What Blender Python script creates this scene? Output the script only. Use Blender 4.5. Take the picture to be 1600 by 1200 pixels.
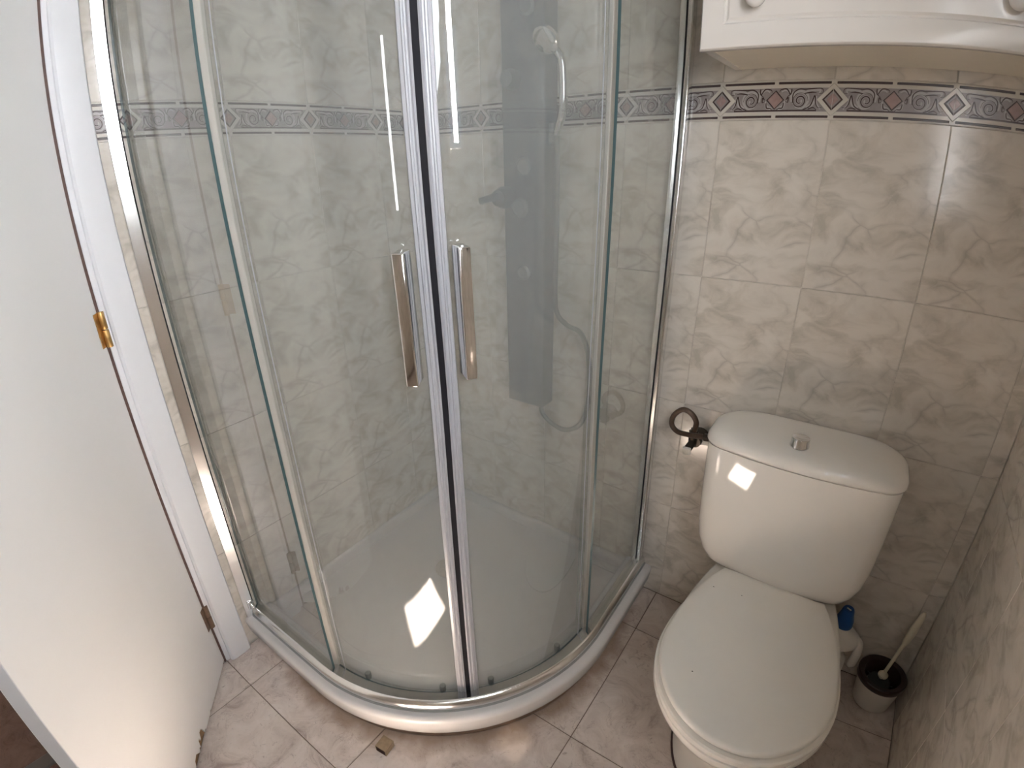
import bpy, bmesh, math, random
from mathutils import Vector, Matrix
random.seed(4)
PI = math.pi
for o in list(bpy.data.objects): bpy.data.objects.remove(o)
scn = bpy.context.scene
COL = scn.collection

# ---------------------------------------------------------------- camera
cd = bpy.data.cameras.new('phone_camera')
cam = bpy.data.objects.new('phone_camera', cd); COL.objects.link(cam)
R = ((0.8155580507846004, -0.2190139669694871, 0.5356285541984404),
     (0.5783483879155606, 0.3396008342550693, -0.7417441712401475),
     (-0.019447570436827696, 0.914715341319664, 0.4036305691576832))
M4 = Matrix(R).to_4x4(); M4.translation = (1.31073, -1.30648, 1.34533)
cam.matrix_world = M4
cd.sensor_fit = 'HORIZONTAL'; cd.sensor_width = 32; cd.sensor_height = 24
cd.lens = 15.6; cd.clip_start = 0.02
cd.type = 'PANO'; cd.panorama_type = 'FISHEYE_LENS_POLYNOMIAL'   # the phone's wide lens
cd.fisheye_fov = PI
cd.fisheye_polynomial_k0 = 0.0
cd.fisheye_polynomial_k1 = -0.06590323
cd.fisheye_polynomial_k2 = 0.00067580782
cd.fisheye_polynomial_k3 = 3.4205623e-05
cd.fisheye_polynomial_k4 = -1.56882454e-06
scn.camera = cam

# ---------------------------------------------------------------- light and exposure
w = bpy.data.worlds.new('daylight_sky'); scn.world = w; w.use_nodes = True
bg = w.node_tree.nodes['Background']; bg.inputs[0].default_value = (0.62, 0.78, 1.0, 1); bg.inputs[1].default_value = 1.2
sd = bpy.data.lights.new('sun', 'SUN'); sun = bpy.data.objects.new('sun', sd); COL.objects.link(sun)
sd.energy = 190.0; sd.angle = 0.012; sd.color = (1.0, 0.945, 0.87)
SUN_DIR = Vector((-1.0, 0.14, -1.60)).normalized()
sun.rotation_euler = SUN_DIR.to_track_quat('-Z', 'Y').to_euler(); sun.location = (4, -3, 5)
def window_light(name, y, z, wy, hz, energy, col, x=1.70, aim=(-1, 0.32, -0.22)):
    ad = bpy.data.lights.new(name, 'AREA'); o = bpy.data.objects.new(name, ad); COL.objects.link(o)
    ad.shape = 'RECTANGLE'; ad.size = wy; ad.size_y = hz; ad.energy = energy; ad.color = col; ad.spread = math.radians(125)
    o.location = (x, y, z); o.rotation_euler = Vector(aim).to_track_quat('-Z', 'Y').to_euler(); return o
window_light('open_sash_daylight', -1.215, 1.74, 0.05, 0.66, 5.0, (0.95, 0.97, 1.0))       # the open gap
window_light('slim_window_daylight', -2.290, 1.52, 0.05, 0.76, 1.2, (0.95, 0.97, 1.0), 1.62, (-0.25, 1, 0))
window_light('frosted_pane_daylight', -1.51, 1.66, 0.34, 0.78, 5.8, (0.86, 0.93, 1.0))     # the frosted pane beside it
vs = scn.view_settings
vs.view_transform = 'Standard'; vs.look = 'None'; vs.gamma = 1; vs.exposure = 0.43; vs.use_curve_mapping = False
scn.cycles.max_bounces = 14; scn.cycles.transparent_max_bounces = 24; scn.cycles.diffuse_bounces = 8
scn.cycles.transmission_bounces = 10; scn.cycles.glossy_bounces = 6
scn.cycles.sample_clamp_indirect = 40.0; scn.cycles.use_denoising = True; scn.cycles.denoising_prefilter = 'ACCURATE'; scn.cycles.use_adaptive_sampling = False; scn.cycles.caustics_reflective = False
scn.cycles.caustics_refractive = False

# ---------------------------------------------------------------- materials
class NT:
    def __init__(s, name):
        s.m = bpy.data.materials.new(name); s.m.use_nodes = True; s.t = s.m.node_tree
        s.b = s.t.nodes['Principled BSDF']; s.out = s.t.nodes['Material Output']
    def n(s, typ, **kw):
        nd = s.t.nodes.new('ShaderNode' + typ)
        for k, v in kw.items():
            if k in nd.inputs: nd.inputs[k].default_value = v
            else: setattr(nd, k, v)
        return nd
    def l(s, a, b): s.t.links.new(a, b)
    def ramp(s, src, stops):
        r = s.n('ValToRGB'); e = r.color_ramp.elements
        while len(e) < len(stops): e.new(0.5)
        for i, (p, c) in enumerate(stops): e[i].position = p; e[i].color = (*c, 1)
        s.l(src, r.inputs[0]); return r.outputs[0]
    def mix(s, f, a, b, blend='MIX'):
        m = s.n('Mix', data_type='RGBA', blend_type=blend)
        for sock, v in ((m.inputs[0], f), (m.inputs[6], a), (m.inputs[7], b)):
            if hasattr(v, 'is_linked'): s.l(v, sock)
            elif isinstance(v, (tuple, list)): sock.default_value = (*v, 1) if len(v) == 3 else v
            else: sock.default_value = v
        return m.outputs[2]
    def bump(s, h, strength, dist=0.002):
        b = s.n('Bump', Strength=strength, Distance=dist); s.l(h, b.inputs['Height']); s.l(b.outputs[0], s.b.inputs['Normal'])

def plain(name, col, rough=0.4, metal=0.0, coat=0.0, mottle=0.06, scale=30.0, spec=0.5):
    t = NT(name)
    co = t.n('TexCoord'); no = t.n('TexNoise', Scale=scale, Detail=3.0); t.l(co.outputs['Object'], no.inputs['Vector'])
    dark = tuple(c * (1 - mottle) for c in col)
    t.l(t.mix(no.outputs['Fac'], col, dark), t.b.inputs['Base Color'])
    t.b.inputs['Roughness'].default_value = rough; t.b.inputs['Metallic'].default_value = metal
    t.b.inputs['Coat Weight'].default_value = coat; t.b.inputs['Coat Roughness'].default_value = 0.05
    t.b.inputs['Specular IOR Level'].default_value = spec
    return t.m

def wall_marble(name):
    t = NT(name)
    co = t.n('TexCoord')
    mp = t.n('Mapping'); mp.inputs['Rotation'].default_value = (0.0, 0.62, 0.0); mp.inputs['Scale'].default_value = (1.0, 1.0, 1.55)
    t.l(co.outputs['Object'], mp.inputs['Vector'])
    wn = t.n('TexNoise', Scale=7.0, Detail=3.0); t.l(mp.outputs[0], wn.inputs['Vector'])
    wv = t.n('VectorMath', operation='MULTIPLY_ADD'); t.l(wn.outputs['Color'], wv.inputs[0])
    wv.inputs[1].default_value = (0.11, 0.11, 0.11); t.l(mp.outputs[0], wv.inputs[2])
    n1 = t.n('TexNoise', Scale=13.0, Detail=5.0, Roughness=0.55, Distortion=0.6); t.l(wv.outputs[0], n1.inputs['Vector'])
    cloud = t.ramp(n1.outputs['Fac'], [(0.34, (0.47, 0.43, 0.37)), (0.46, (0.58, 0.53, 0.465)), (0.56, (0.64, 0.59, 0.525)), (0.75, (0.68, 0.63, 0.565))])
    vo = t.n('TexVoronoi', feature='DISTANCE_TO_EDGE', Scale=9.0); t.l(wv.outputs[0], vo.inputs['Vector'])
    n2 = t.n('TexNoise', Scale=10.0, Detail=2.0); t.l(co.outputs['Object'], n2.inputs['Vector'])
    vein = t.ramp(vo.outputs['Distance'], [(0.0, (1, 1, 1)), (0.022, (0.5, 0.5, 0.5)), (0.075, (0, 0, 0))])
    patch = t.ramp(n2.outputs['Fac'], [(0.46, (0, 0, 0)), (0.60, (0.6, 0.6, 0.6))])
    f = t.mix(1.0, vein, patch, 'MULTIPLY')
    colr = t.mix(f, cloud, (0.36, 0.325, 0.285))
    t.l(colr, t.b.inputs['Base Color'])
    t.b.inputs['Roughness'].default_value = 0.14
    n3 = t.n('TexNoise', Scale=9.0, Detail=1.0); t.l(co.outputs['Object'], n3.inputs['Vector'])
    t.bump(n3.outputs['Fac'], 0.06, 0.003)
    return t.m

def floor_marble(name, tint=(1, 1, 1)):
    t = NT(name)
    co = t.n('TexCoord'); oi = t.n('ObjectInfo')
    ad_ = t.n('VectorMath', operation='MULTIPLY_ADD'); t.l(oi.outputs['Random'], ad_.inputs[0])
    ad_.inputs[1].default_value = (7.3, 3.1, 5.7); t.l(co.outputs['Object'], ad_.inputs[2])
    n1 = t.n('TexNoise', Scale=11.0, Detail=7.0, Roughness=0.68, Distortion=1.1); t.l(ad_.outputs[0], n1.inputs['Vector'])
    g = lambda c: tuple(a * b for a, b in zip(c, tint))
    c1 = t.ramp(n1.outputs['Fac'], [(0.30, g((0.40, 0.325, 0.285))), (0.42, g((0.58, 0.495, 0.445))), (0.56, g((0.67, 0.585, 0.53))), (0.74, g((0.73, 0.65, 0.60)))])
    n2 = t.n('TexNoise', Scale=34.0, Detail=4.0, Roughness=0.7, Distortion=2.0); t.l(ad_.outputs[0], n2.inputs['Vector'])
    sp = t.ramp(n2.outputs['Fac'], [(0.60, (0, 0, 0)), (0.72, (0.6, 0.6, 0.6))])
    c2 = t.mix(sp, c1, g((0.27, 0.21, 0.18)))
    vo = t.n('TexVoronoi', feature='DISTANCE_TO_EDGE', Scale=5.0); 
    wv = t.n('VectorMath', operation='MULTIPLY_ADD'); t.l(n1.outputs['Color'], wv.inputs[0]); wv.inputs[1].default_value = (0.22, 0.22, 0.22); t.l(ad_.outputs[0], wv.inputs[2])
    t.l(wv.outputs[0], vo.inputs['Vector'])
    vein = t.ramp(vo.outputs['Distance'], [(0.0, (0.38, 0.38, 0.38)), (0.012, (0, 0, 0))])
    c3 = t.mix(vein, c2, g((0.25, 0.18, 0.15)))
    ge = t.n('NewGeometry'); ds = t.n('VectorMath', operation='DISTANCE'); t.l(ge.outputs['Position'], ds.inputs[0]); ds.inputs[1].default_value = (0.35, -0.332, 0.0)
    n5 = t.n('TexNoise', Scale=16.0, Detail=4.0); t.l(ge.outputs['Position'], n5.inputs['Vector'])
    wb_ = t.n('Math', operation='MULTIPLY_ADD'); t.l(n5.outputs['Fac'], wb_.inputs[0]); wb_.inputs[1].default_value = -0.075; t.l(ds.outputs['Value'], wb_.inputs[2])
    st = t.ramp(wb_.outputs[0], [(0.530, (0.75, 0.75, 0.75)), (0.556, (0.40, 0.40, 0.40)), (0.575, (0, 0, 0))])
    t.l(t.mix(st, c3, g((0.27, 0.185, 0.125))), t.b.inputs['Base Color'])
    t.b.inputs['Roughness'].default_value = 0.27
    return t.m

def glass_clear(name):          # outer face of a shower pane
    t = NT(name); t.t.nodes.remove(t.b)
    tr = t.n('BsdfTransparent', Color=(0.965, 0.975, 0.968, 1)); gl = t.n('BsdfGlossy', Roughness=0.012)
    lw = t.n('LayerWeight'); lw.inputs['Blend'].default_value = 0.5
    pw = t.n('Math', operation='POWER'); t.l(lw.outputs['Facing'], pw.inputs[0]); pw.inputs[1].default_value = 4.2
    fr = t.n('MapRange'); t.l(pw.outputs[0], fr.inputs[0]); fr.inputs[3].default_value = 0.055; fr.inputs[4].default_value = 1.0
    mx = t.n('MixShader'); t.l(fr.outputs[0], mx.inputs[0]); t.l(gl.outputs[0], mx.inputs[2])
    df = t.n('BsdfDiffuse', Color=(0.64, 0.66, 0.665, 1)); tl = t.n('BsdfTranslucent', Color=(0.64, 0.66, 0.665, 1))     # thin film of dried drops outside
    ma = t.n('MixShader'); ma.inputs[0].default_value = 0.5; t.l(df.outputs[0], ma.inputs[1]); t.l(tl.outputs[0], ma.inputs[2])
    mb = t.n('MixShader'); mb.inputs[0].default_value = 0.13; t.l(tr.outputs[0], mb.inputs[1]); t.l(ma.outputs[0], mb.inputs[2]); t.l(mb.outputs[0], mx.inputs[1])
    t.l(mx.outputs[0], t.out.inputs[0]); return t.m

def glass_hazed(name, haze, blur):   # inner face, filmed with limescale
    t = NT(name); t.t.nodes.remove(t.b)
    tr = t.n('BsdfTransparent', Color=(0.972, 0.98, 0.973, 1))
    rf = t.n('BsdfRefraction', Color=(0.95, 0.975, 0.965, 1), Roughness=0.22, IOR=1.14)
    m1 = t.n('MixShader'); m1.inputs[0].default_value = blur; t.l(tr.outputs[0], m1.inputs[1])
    if blur > 0: t.l(rf.outputs[0], m1.inputs[2])
    else: m1 = tr
    df = t.n('BsdfDiffuse', Color=(0.62, 0.64, 0.645, 1)); tl = t.n('BsdfTranslucent', Color=(0.62, 0.64, 0.645, 1))
    m2 = t.n('MixShader'); m2.inputs[0].default_value = 0.5; t.l(df.outputs[0], m2.inputs[1]); t.l(tl.outputs[0], m2.inputs[2])
    co = t.n('TexCoord'); mp = t.n('Mapping'); mp.inputs['Scale'].default_value = (1, 1, 0.16); t.l(co.outputs['Object'], mp.inputs[0])
    no = t.n('TexNoise', Scale=9.0, Detail=3.0, Roughness=0.5); t.l(mp.outputs[0], no.inputs['Vector'])
    mr = t.n('MapRange'); mr.inputs[1].default_value = 0.3; mr.inputs[2].default_value = 0.75
    mr.inputs[3].default_value = haze * 0.95; mr.inputs[4].default_value = haze * 1.05; t.l(no.outputs['Fac'], mr.inputs[0])
    m3 = t.n('MixShader'); t.l(mr.outputs[0], m3.inputs[0]); t.l(m1.outputs[0], m3.inputs[1]); t.l(m2.outputs[0], m3.inputs[2])
    t.l(m3.outputs[0], t.out.inputs[0]); return t.m

M = {}
M['tile'] = wall_marble('cream_marble_tile')
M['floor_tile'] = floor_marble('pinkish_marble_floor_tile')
M['hall_tile'] = floor_marble('brown_hall_floor', (0.24, 0.185, 0.165))
M['grout'] = plain('pale_grout', (0.68, 0.63, 0.56), 0.8, mottle=0.35, scale=60)
M['floor_grout'] = plain('brown_floor_grout', (0.20, 0.145, 0.115), 0.85, mottle=0.4)
M['plaster'] = plain('white_plaster', (0.74, 0.71, 0.66), 0.8)
M['ceramic'] = plain('white_ceramic', (0.80, 0.765, 0.71), 0.05, mottle=0.02)
M['lid'] = plain('white_seat_plastic', (0.80, 0.765, 0.705), 0.30, mottle=0.03)
M['cab'] = plain('white_lacquer', (0.66, 0.625, 0.58), 0.16, mottle=0.02)
M['carcass'] = plain('cream_melamine', (0.72, 0.66, 0.55), 0.35)
M['door'] = plain('white_door_paint', (0.86, 0.85, 0.84), 0.42, mottle=0.04, scale=5)
M['casing'] = plain('white_casing_paint', (0.69, 0.69, 0.71), 0.33, mottle=0.03)
M['board'] = plain('brown_chipboard', (0.36, 0.22, 0.11), 0.85, mottle=0.5, scale=140)
M['gap'] = plain('dark_brown_shade_and_bead', (0.105, 0.055, 0.045), 0.6, mottle=0.4)  # toilet bead, and painted shade for the door gap and block hollow
M['brass'] = plain('worn_brass', (0.62, 0.38, 0.14), 0.38, 0.85, mottle=0.4, scale=90)
M['chrome'] = plain('chrome', (0.86, 0.86, 0.85), 0.09, 1.0, mottle=0.05)
M['alu'] = plain('bright_aluminium', (0.86, 0.86, 0.85), 0.2, 1.0, mottle=0.08)
M['acrylic'] = plain('white_acrylic', (0.63, 0.61, 0.60), 0.16, mottle=0.03)
M['silicone'] = plain('dirty_brown_silicone', (0.20, 0.12, 0.075), 0.6, mottle=0.5, scale=60)
M['profile'] = plain('pale_grey_plastic_profile', (0.37, 0.37, 0.39), 0.3, mottle=0.05)
M['seal'] = plain('cream_seal_strip', (0.42, 0.395, 0.355), 0.4)
M['rubber'] = plain('black_rubber', (0.012, 0.011, 0.014), 0.7, spec=0.15)
M['edge'] = plain('teal_glass_edge', (0.045, 0.085, 0.09), 0.3)
M['wheel'] = plain('dark_grey_plastic', (0.06, 0.065, 0.06), 0.4)
M['wheelcap'] = plain('grey_plastic', (0.28, 0.28, 0.27), 0.35)
M['smoke'] = plain('dark_grey_satin_metal', (0.15, 0.15, 0.145), 0.35, 0.3)
M['darkchrome'] = plain('dull_chrome', (0.26, 0.26, 0.25), 0.45, 0.7)
M['hose'] = plain('brown_braided_hose', (0.125, 0.08, 0.055), 0.35, 0.4, mottle=0.5, scale=400)
M['nut'] = plain('dark_tarnished_metal', (0.07, 0.055, 0.04), 0.35, 0.6)
M['white'] = plain('white_plastic', (0.78, 0.74, 0.67), 0.35)
M['cream'] = plain('cream_plastic', (0.70, 0.63, 0.48), 0.4)
M['blue'] = plain('blue_plastic', (0.008, 0.07, 0.26), 0.4)
M['brown_rim'] = plain('dark_brown_plastic', (0.045, 0.022, 0.018), 0.3)
M['tan'] = plain('tan_worn_wood', (0.34, 0.25, 0.155), 0.8, mottle=0.5, scale=120)
M['soot'] = plain('dark_mark', (0.07, 0.055, 0.045), 0.6)
def tinted(name):
    t = NT(name); t.t.nodes.remove(t.b); tr = t.n('BsdfTransparent', Color=(0.055, 0.05, 0.045, 1)); t.l(tr.outputs[0], t.out.inputs[0]); return t.m
M['tinted'] = tinted('sun_stripe_filter')  # dims the sun passing the added opening in the right wall
M['frost'] = plain('frosted_window_glass', (0.85, 0.87, 0.88), 0.5)
M['b_cream'] = plain('border_cream_glaze', (0.62, 0.575, 0.51), 0.15)
M['b_dark'] = plain('border_dark_glaze', (0.085, 0.055, 0.05), 0.25, mottle=0.4, scale=300)
M['b_mauve'] = plain('border_mauve_glaze', (0.345, 0.305, 0.295), 0.22, mottle=0.3, scale=120)
M['b_light'] = plain('border_lilac_grey_glaze', (0.47, 0.43, 0.415), 0.2)
M['b_pink'] = plain('border_rose_glaze', (0.43, 0.295, 0.275), 0.2, mottle=0.35, scale=150)
M['g_out'] = glass_clear('clear_glass_face')
M['g_left'] = glass_hazed('limescaled_left_door_glass', 0.27, 0.0)
M['g_right'] = glass_hazed('limescaled_right_door_glass', 0.28, 0.16)
M['g_fix'] = glass_hazed('limescaled_fixed_glass', 0.22, 0.0)

# ---------------------------------------------------------------- mesh helpers
def link(name, bm, mats, parent=None, loc=None, smooth=False, rot=None):
    me = bpy.data.meshes.new(name); bm.normal_update(); bm.to_mesh(me); bm.free()
    for m in (mats if isinstance(mats, (list, tuple)) else [mats]): me.materials.append(M[m])
    return put(name, me, parent, loc, smooth, rot)
def put(name, me, parent=None, loc=None, smooth=False, rot=None):
    o = bpy.data.objects.new(name, me); COL.objects.link(o)
    if smooth: me.shade_smooth() if hasattr(me, 'shade_smooth') else None
    if parent: o.parent = parent
    if loc: o.location = loc
    if rot: o.rotation_euler = rot
    return o
def empty(name, loc=(0, 0, 0), rz=0):
    o = bpy.data.objects.new(name, None); COL.objects.link(o); o.location = loc; o.rotation_euler = (0, 0, rz); o.empty_display_size = 0.05
    return o
def tag(o, label=None, cat=None, group=None, kind=None):
    for k, v in (('label', label), ('category', cat), ('group', group), ('kind', kind)):
        if v: o[k] = v
    return o
def box(bm, lo, hi, bev=0.0, seg=2, mi=0):
    r = bmesh.ops.create_cube(bm, size=1.0); vs_ = r['verts']
    for v in vs_:
        v.co = Vector(tuple(lo[i] + (v.co[i] + 0.5) * (hi[i] - lo[i]) for i in range(3)))
    fs = {f for v in vs_ for f in v.link_faces}
    for f in fs: f.material_index = mi
    if bev > 0:
        es = list({e for v in vs_ for e in v.link_edges})
        rr = bmesh.ops.bevel(bm, geom=es, offset=bev, segments=seg, profile=0.5, affect='EDGES')
        for f in rr['faces']: f.material_index = mi
    return bm
def rings(bm, rs, cap0=True, cap1=True, mi=0, closed=True):
    prev = None; first = None
    for ring in rs:
        vs_ = [bm.verts.new(c) for c in ring]; n = len(vs_)
        if prev:
            for i in range(n if closed else n - 1):
                f = bm.faces.new((prev[i], prev[(i + 1) % n], vs_[(i + 1) % n], vs_[i])); f.material_index = mi
        else: first = vs_
        prev = vs_
    if cap0: bm.faces.new(first[::-1]).material_index = mi
    if cap1: bm.faces.new(prev).material_index = mi
    return bm
def fixn(bm): bmesh.ops.recalc_face_normals(bm, faces=bm.faces[:]); return bm
def lathe(bm, prof, n=32, c=(0, 0), mi=0, cap0=True, cap1=True):
    return rings(bm, [[(c[0] + r * math.cos(2 * PI * i / n), c[1] + r * math.sin(2 * PI * i / n), z) for i in range(n)] for r, z in prof], cap0, cap1, mi)
def smooth_path(pts, k=8):
    P = [Vector(q) for q in pts]; out = []
    for i in range(len(P) - 1):
        a, b, c, d = P[max(i - 1, 0)], P[i], P[i + 1], P[min(i + 2, len(P) - 1)]
        for j in range(k):
            t = j / k
            out.append(0.5 * ((2 * b) + (c - a) * t + (2 * a - 5 * b + 4 * c - d) * t * t + (3 * b - a - 3 * c + d) * t ** 3))
    return out + [P[-1]]
def tube(bm, pts, r, n=10, mi=0):
    P = [Vector(q) for q in pts]; rs = []; up = Vector((0.13, 0.2, 0.97)).normalized(); u = None
    for i, q in enumerate(P):
        tn = (P[min(i + 1, len(P) - 1)] - P[max(i - 1, 0)]).normalized()
        u = (u - tn * u.dot(tn)) if u is not None else up.cross(tn)
        if u.length < 1e-6: u = Vector((1, 0, 0)).cross(tn)
        u.normalize(); v = tn.cross(u); rad = r[i] if isinstance(r, (list, tuple)) else r
        rs.append([q + (u * math.cos(2 * PI * k / n) + v * math.sin(2 * PI * k / n)) * rad for k in range(n)])
    return rings(bm, rs, True, True, mi)
def auto(o, ang=40):
    me = o.data
    me.shade_smooth()
    try: me.set_sharp_from_angle(angle=math.radians(ang))
    except Exception: pass
    return o

# ---------------------------------------------------------------- walls, floor, ceiling
XR, YF, ZC = 1.6904, -2.30, 2.40
ROWS = [(0.0041, 0.3606), (0.3606, 0.7171), (0.7171, 1.0736), (1.0736, 1.4300)]
BAND = (1.4300, 1.5085)
ROWS2 = [(1.5085, 1.8650), (1.8650, 2.2215), (2.2215, ZC)]
WALLMESH = {}
def tile_mesh(u0, u1, v0, v1, fu0, fu1):
    """one wall tile; (fu0,fu1) is the uncut tile the piece comes from, so the printed veins stay in place"""
    key = tuple(round(a - fu0, 4) for a in (u0, u1)) + (round(v1 - v0, 4), round(fu1 - fu0, 4))
    if key not in WALLMESH:
        bm = bmesh.new(); c = (fu0 + fu1) / 2; g = 0.0008
        box(bm, (u0 - c + g, 0, -(v1 - v0) / 2 + g), (u1 - c - g, 0.006, (v1 - v0) / 2 - g), 0.0009, 1)
        me = bpy.data.meshes.new('wall_tile'); bm.to_mesh(me); bm.free(); me.materials.append(M['tile']); WALLMESH[key] = me
    return WALLMESH[key]

def ribbon(bm, pts, wdt, y, mi, k=5):
    P = smooth_path([(a, 0, b) for a, b in pts], k); L = []; n = len(P)
    for i, q in enumerate(P):
        tn = (P[min(i + 1, n - 1)] - P[max(i - 1, 0)]).normalized(); s = Vector((-tn.z, 0, tn.x)) * wdt / 2 * (0.35 + 0.65 * math.sin(PI * min(1, 0.15 + i / (n - 1))) )
        L.append((q + s, q - s))
    vt = [(bm.verts.new((a.x, y, a.z)), bm.verts.new((b.x, y, b.z))) for a, b in L]
    for i in range(n - 1):
        f = bm.faces.new((vt[i][0], vt[i + 1][0], vt[i + 1][1], vt[i][1])); f.material_index = mi
        if f.normal.y > 0 or True:
            f.normal_update()
            if f.normal.y > 0: f.normal_flip()
def diamond(bm, c, a, b, y0, y1, mi):
    q = [(c - a, 0), (c, -b), (c + a, 0), (c, b)]
    rings(bm, [[(x, y0, z) for x, z in q], [(c + (x - c) * 0.94, y1, z * 0.94) for x, z in q]], False, True, mi)
BORDER = {}
def border_mesh(u0, u1):
    """border tile, centred on the flower, half diamonds at both ends; local u from -0.1145 to 0.1145, cut to u0..u1"""
    key = (round(u0, 4), round(u1, 4))
    if key in BORDER: return BORDER[key]
    bm = bmesh.new(); h = 0.03925
    box(bm, (-0.1145, 0, -h + 0.0006), (0.1145, 0.006, h - 0.0006), 0.0, 1, 0)
    for s in (-1, 1):                                   # dark bars
        for zc in (-0.0335, 0.0335):
            a, b = sorted((s * 0.0042, s * 0.1090))
            box(bm, (a, -0.0010, zc - 0.0024), (b, 0.0005, zc + 0.0024), 0.0006, 1, 1)
    P = [(-0.110, -0.0235), (0.110, -0.0235), (0.110, 0.0235), (-0.110, 0.0235)]
    box(bm, (-0.1145, -0.0008, -0.0235), (0.1145, 0.0002, 0.0235), 0.0, 1, 2)          # mauve field
    box(bm, (-0.085, -0.0013, -0.0228), (0.085, 0.0, -0.0200), 0.0, 1, 1)              # dark line at its foot
    for s in (-1, 1):
        c = s * 0.1145
        diamond(bm, c, 0.0325, 0.0335, 0.0, -0.0020, 0)
        diamond(bm, c, 0.0205, 0.0220, -0.0018, -0.0030, 1)
        diamond(bm, c, 0.0165, 0.0180, -0.0028, -0.0034, 2)
        diamond(bm, c, 0.0115, 0.0130, -0.0033, -0.0040, 4)
        m = lambda pts: [(s * a, b) for a, b in pts]
        sp = [(0.050 + (0.0025 + 0.0140 * t / 24) * math.cos(0.6 - 0.55 * t), -0.002 + (0.0025 + 0.0150 * t / 24) * math.sin(0.6 - 0.55 * t)) for t in range(25)]
        y = -0.0012
        light = [m([(0.036, 0.002), (0.038, 0.014), (0.050, 0.0165), (0.063, 0.010), (0.066, -0.004), (0.056, -0.017), (0.042, -0.014)]),
                 m([(0.060, 0.013), (0.072, 0.020), (0.088, 0.019), (0.086, 0.010)]),
                 m([(0.064, -0.016), (0.075, -0.009), (0.080, 0.006), (0.083, -0.006), (0.092, -0.019)]),
                 m([(0.034, -0.004), (0.032, 0.012), (0.022, 0.020), (0.012, 0.016)]),
                 m([(0.006, -0.018), (0.016, -0.014), (0.020, -0.002)])]
        for q in light: ribbon(bm, q, 0.0075, y, 3)
        ribbon(bm, m(sp), 0.0042, y - 0.0002, 3)
        dark = [m([(a, b) for a, b in sp[3:]]),
                m([(0.036, -0.006), (0.036, 0.012), (0.046, 0.0205), (0.060, 0.0205), (0.074, 0.0215), (0.092, 0.0215), (0.094, 0.013), (0.086, 0.011)]),
                m([(0.058, 0.012), (0.072, 0.0145), (0.082, 0.0135)]),
                m([(0.058, -0.020), (0.072, -0.012), (0.079, 0.008), (0.0825, -0.008), (0.088, -0.016), (0.095, -0.015)]),
                m([(0.068, -0.0185), (0.078, -0.016), (0.085, -0.020)]),
                m([(0.032, 0.022), (0.031, 0.012), (0.024, 0.006)]),
                m([(0.030, 0.010), (0.022, 0.0215), (0.010, 0.0200), (0.008, 0.0150)]),
                m([(0.022, 0.0), (0.026, 0.005), (0.026, -0.005), (0.021, -0.002)]),
                m([(0.018, -0.006), (0.016, -0.016), (0.008, -0.017), (0.004, -0.0225)])]
        for q in dark: ribbon(bm, q, 0.0026, y - 0.0006, 1)
    diamond(bm, 0.0, 0.0185, 0.0195, -0.0008, -0.0026, 1)
    diamond(bm, 0.0, 0.0160, 0.0170, -0.0024, -0.0036, 4)
    g = 0.0004
    for cu, nn in ((u0 + g, -1), (u1 - g, 1)):
        bmesh.ops.bisect_plane(bm, geom=bm.verts[:] + bm.edges[:] + bm.faces[:], plane_co=(cu, 0, 0), plane_no=(nn, 0, 0), clear_outer=True)
    me = bpy.data.meshes.new('border_tile'); bm.to_mesh(me); bm.free()
    for k in ('b_cream', 'b_dark', 'b_mauve', 'b_light', 'b_pink'): me.materials.append(M[k])
    BORDER[key] = me; return me

def cut(rects, h):
    out = []
    for u0, u1, v0, v1 in rects:
        if u1 <= h[0] or u0 >= h[1] or v1 <= h[2] or v0 >= h[3]: out.append((u0, u1, v0, v1)); continue
        a, b = max(u0, h[0]), min(u1, h[1])
        out += [(u0, a, v0, v1), (b, u1, v0, v1), (a, b, v0, h[2]), (a, b, h[3], v1)]
    return out
def wall(name, label, u_to_world, rz, joints, u_lo, u_hi, slab, holes=()):
    """joints: sorted u of the full tile columns; slab: boxes of the wall body"""
    bm = bmesh.new()
    for lo, hi in slab: box(bm, lo, hi)
    wo = link(name, bm, 'grout'); tag(wo, label, 'wall', kind='structure')
    for f0, f1 in zip(joints[:-1], joints[1:]):
        u0, u1 = max(f0, u_lo), min(f1, u_hi); c = (f0 + f1) / 2; x, y = u_to_world(c)
        if u1 - u0 < 0.004: continue
        for v0, v1 in ROWS + ROWS2 + [BAND]:
            rects = [(u0, u1, v0, v1)]
            for h in holes: rects = cut(rects, h)
            for a, b, d, e in rects:
                if b - a < 0.004 or e - d < 0.01: continue
                if (v0, v1) == BAND:
                    if e - d > 0.07: put('border_tile', border_mesh(a - c, b - c), wo, (x, y, (v0 + v1) / 2), rot=(0, 0, rz))
                else: put('wall_tile', tile_mesh(a, b, d, e, f0, f1), wo, (x, y, (d + e) / 2), rot=(0, 0, rz))
    return wo
T = 0.229
jb = [0.0479 + T * k for k in range(-1, 9)]
wall('wall_back', 'cream marble tiled wall with decorated border behind the white toilet', lambda u: (u, 0.0), 0.0, jb, 0.0, XR,
     [((-0.14, 0.002, -0.05), (XR + 0.14, 0.12, ZC))])
# left wall: u = y (local x runs to +y), rotated +90 degrees, shower part only; the doorway follows
jl = [-0.165 - T * k for k in range(3, -2, -1)]
jl = [jl[0] - T] + jl
wall('wall_left', 'cream marble tiled wall behind the shower beside the white door casing', lambda u: (0.0, u), PI / 2, jl, -0.960, 0.0,
     [((-0.12, -1.0095, -0.05), (-0.002, 0.002, ZC)), ((-0.12, YF, -0.05), (-0.002, -1.700, ZC)), ((-0.12, -1.70, 2.09), (-0.002, -1.0095, ZC))])
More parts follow.
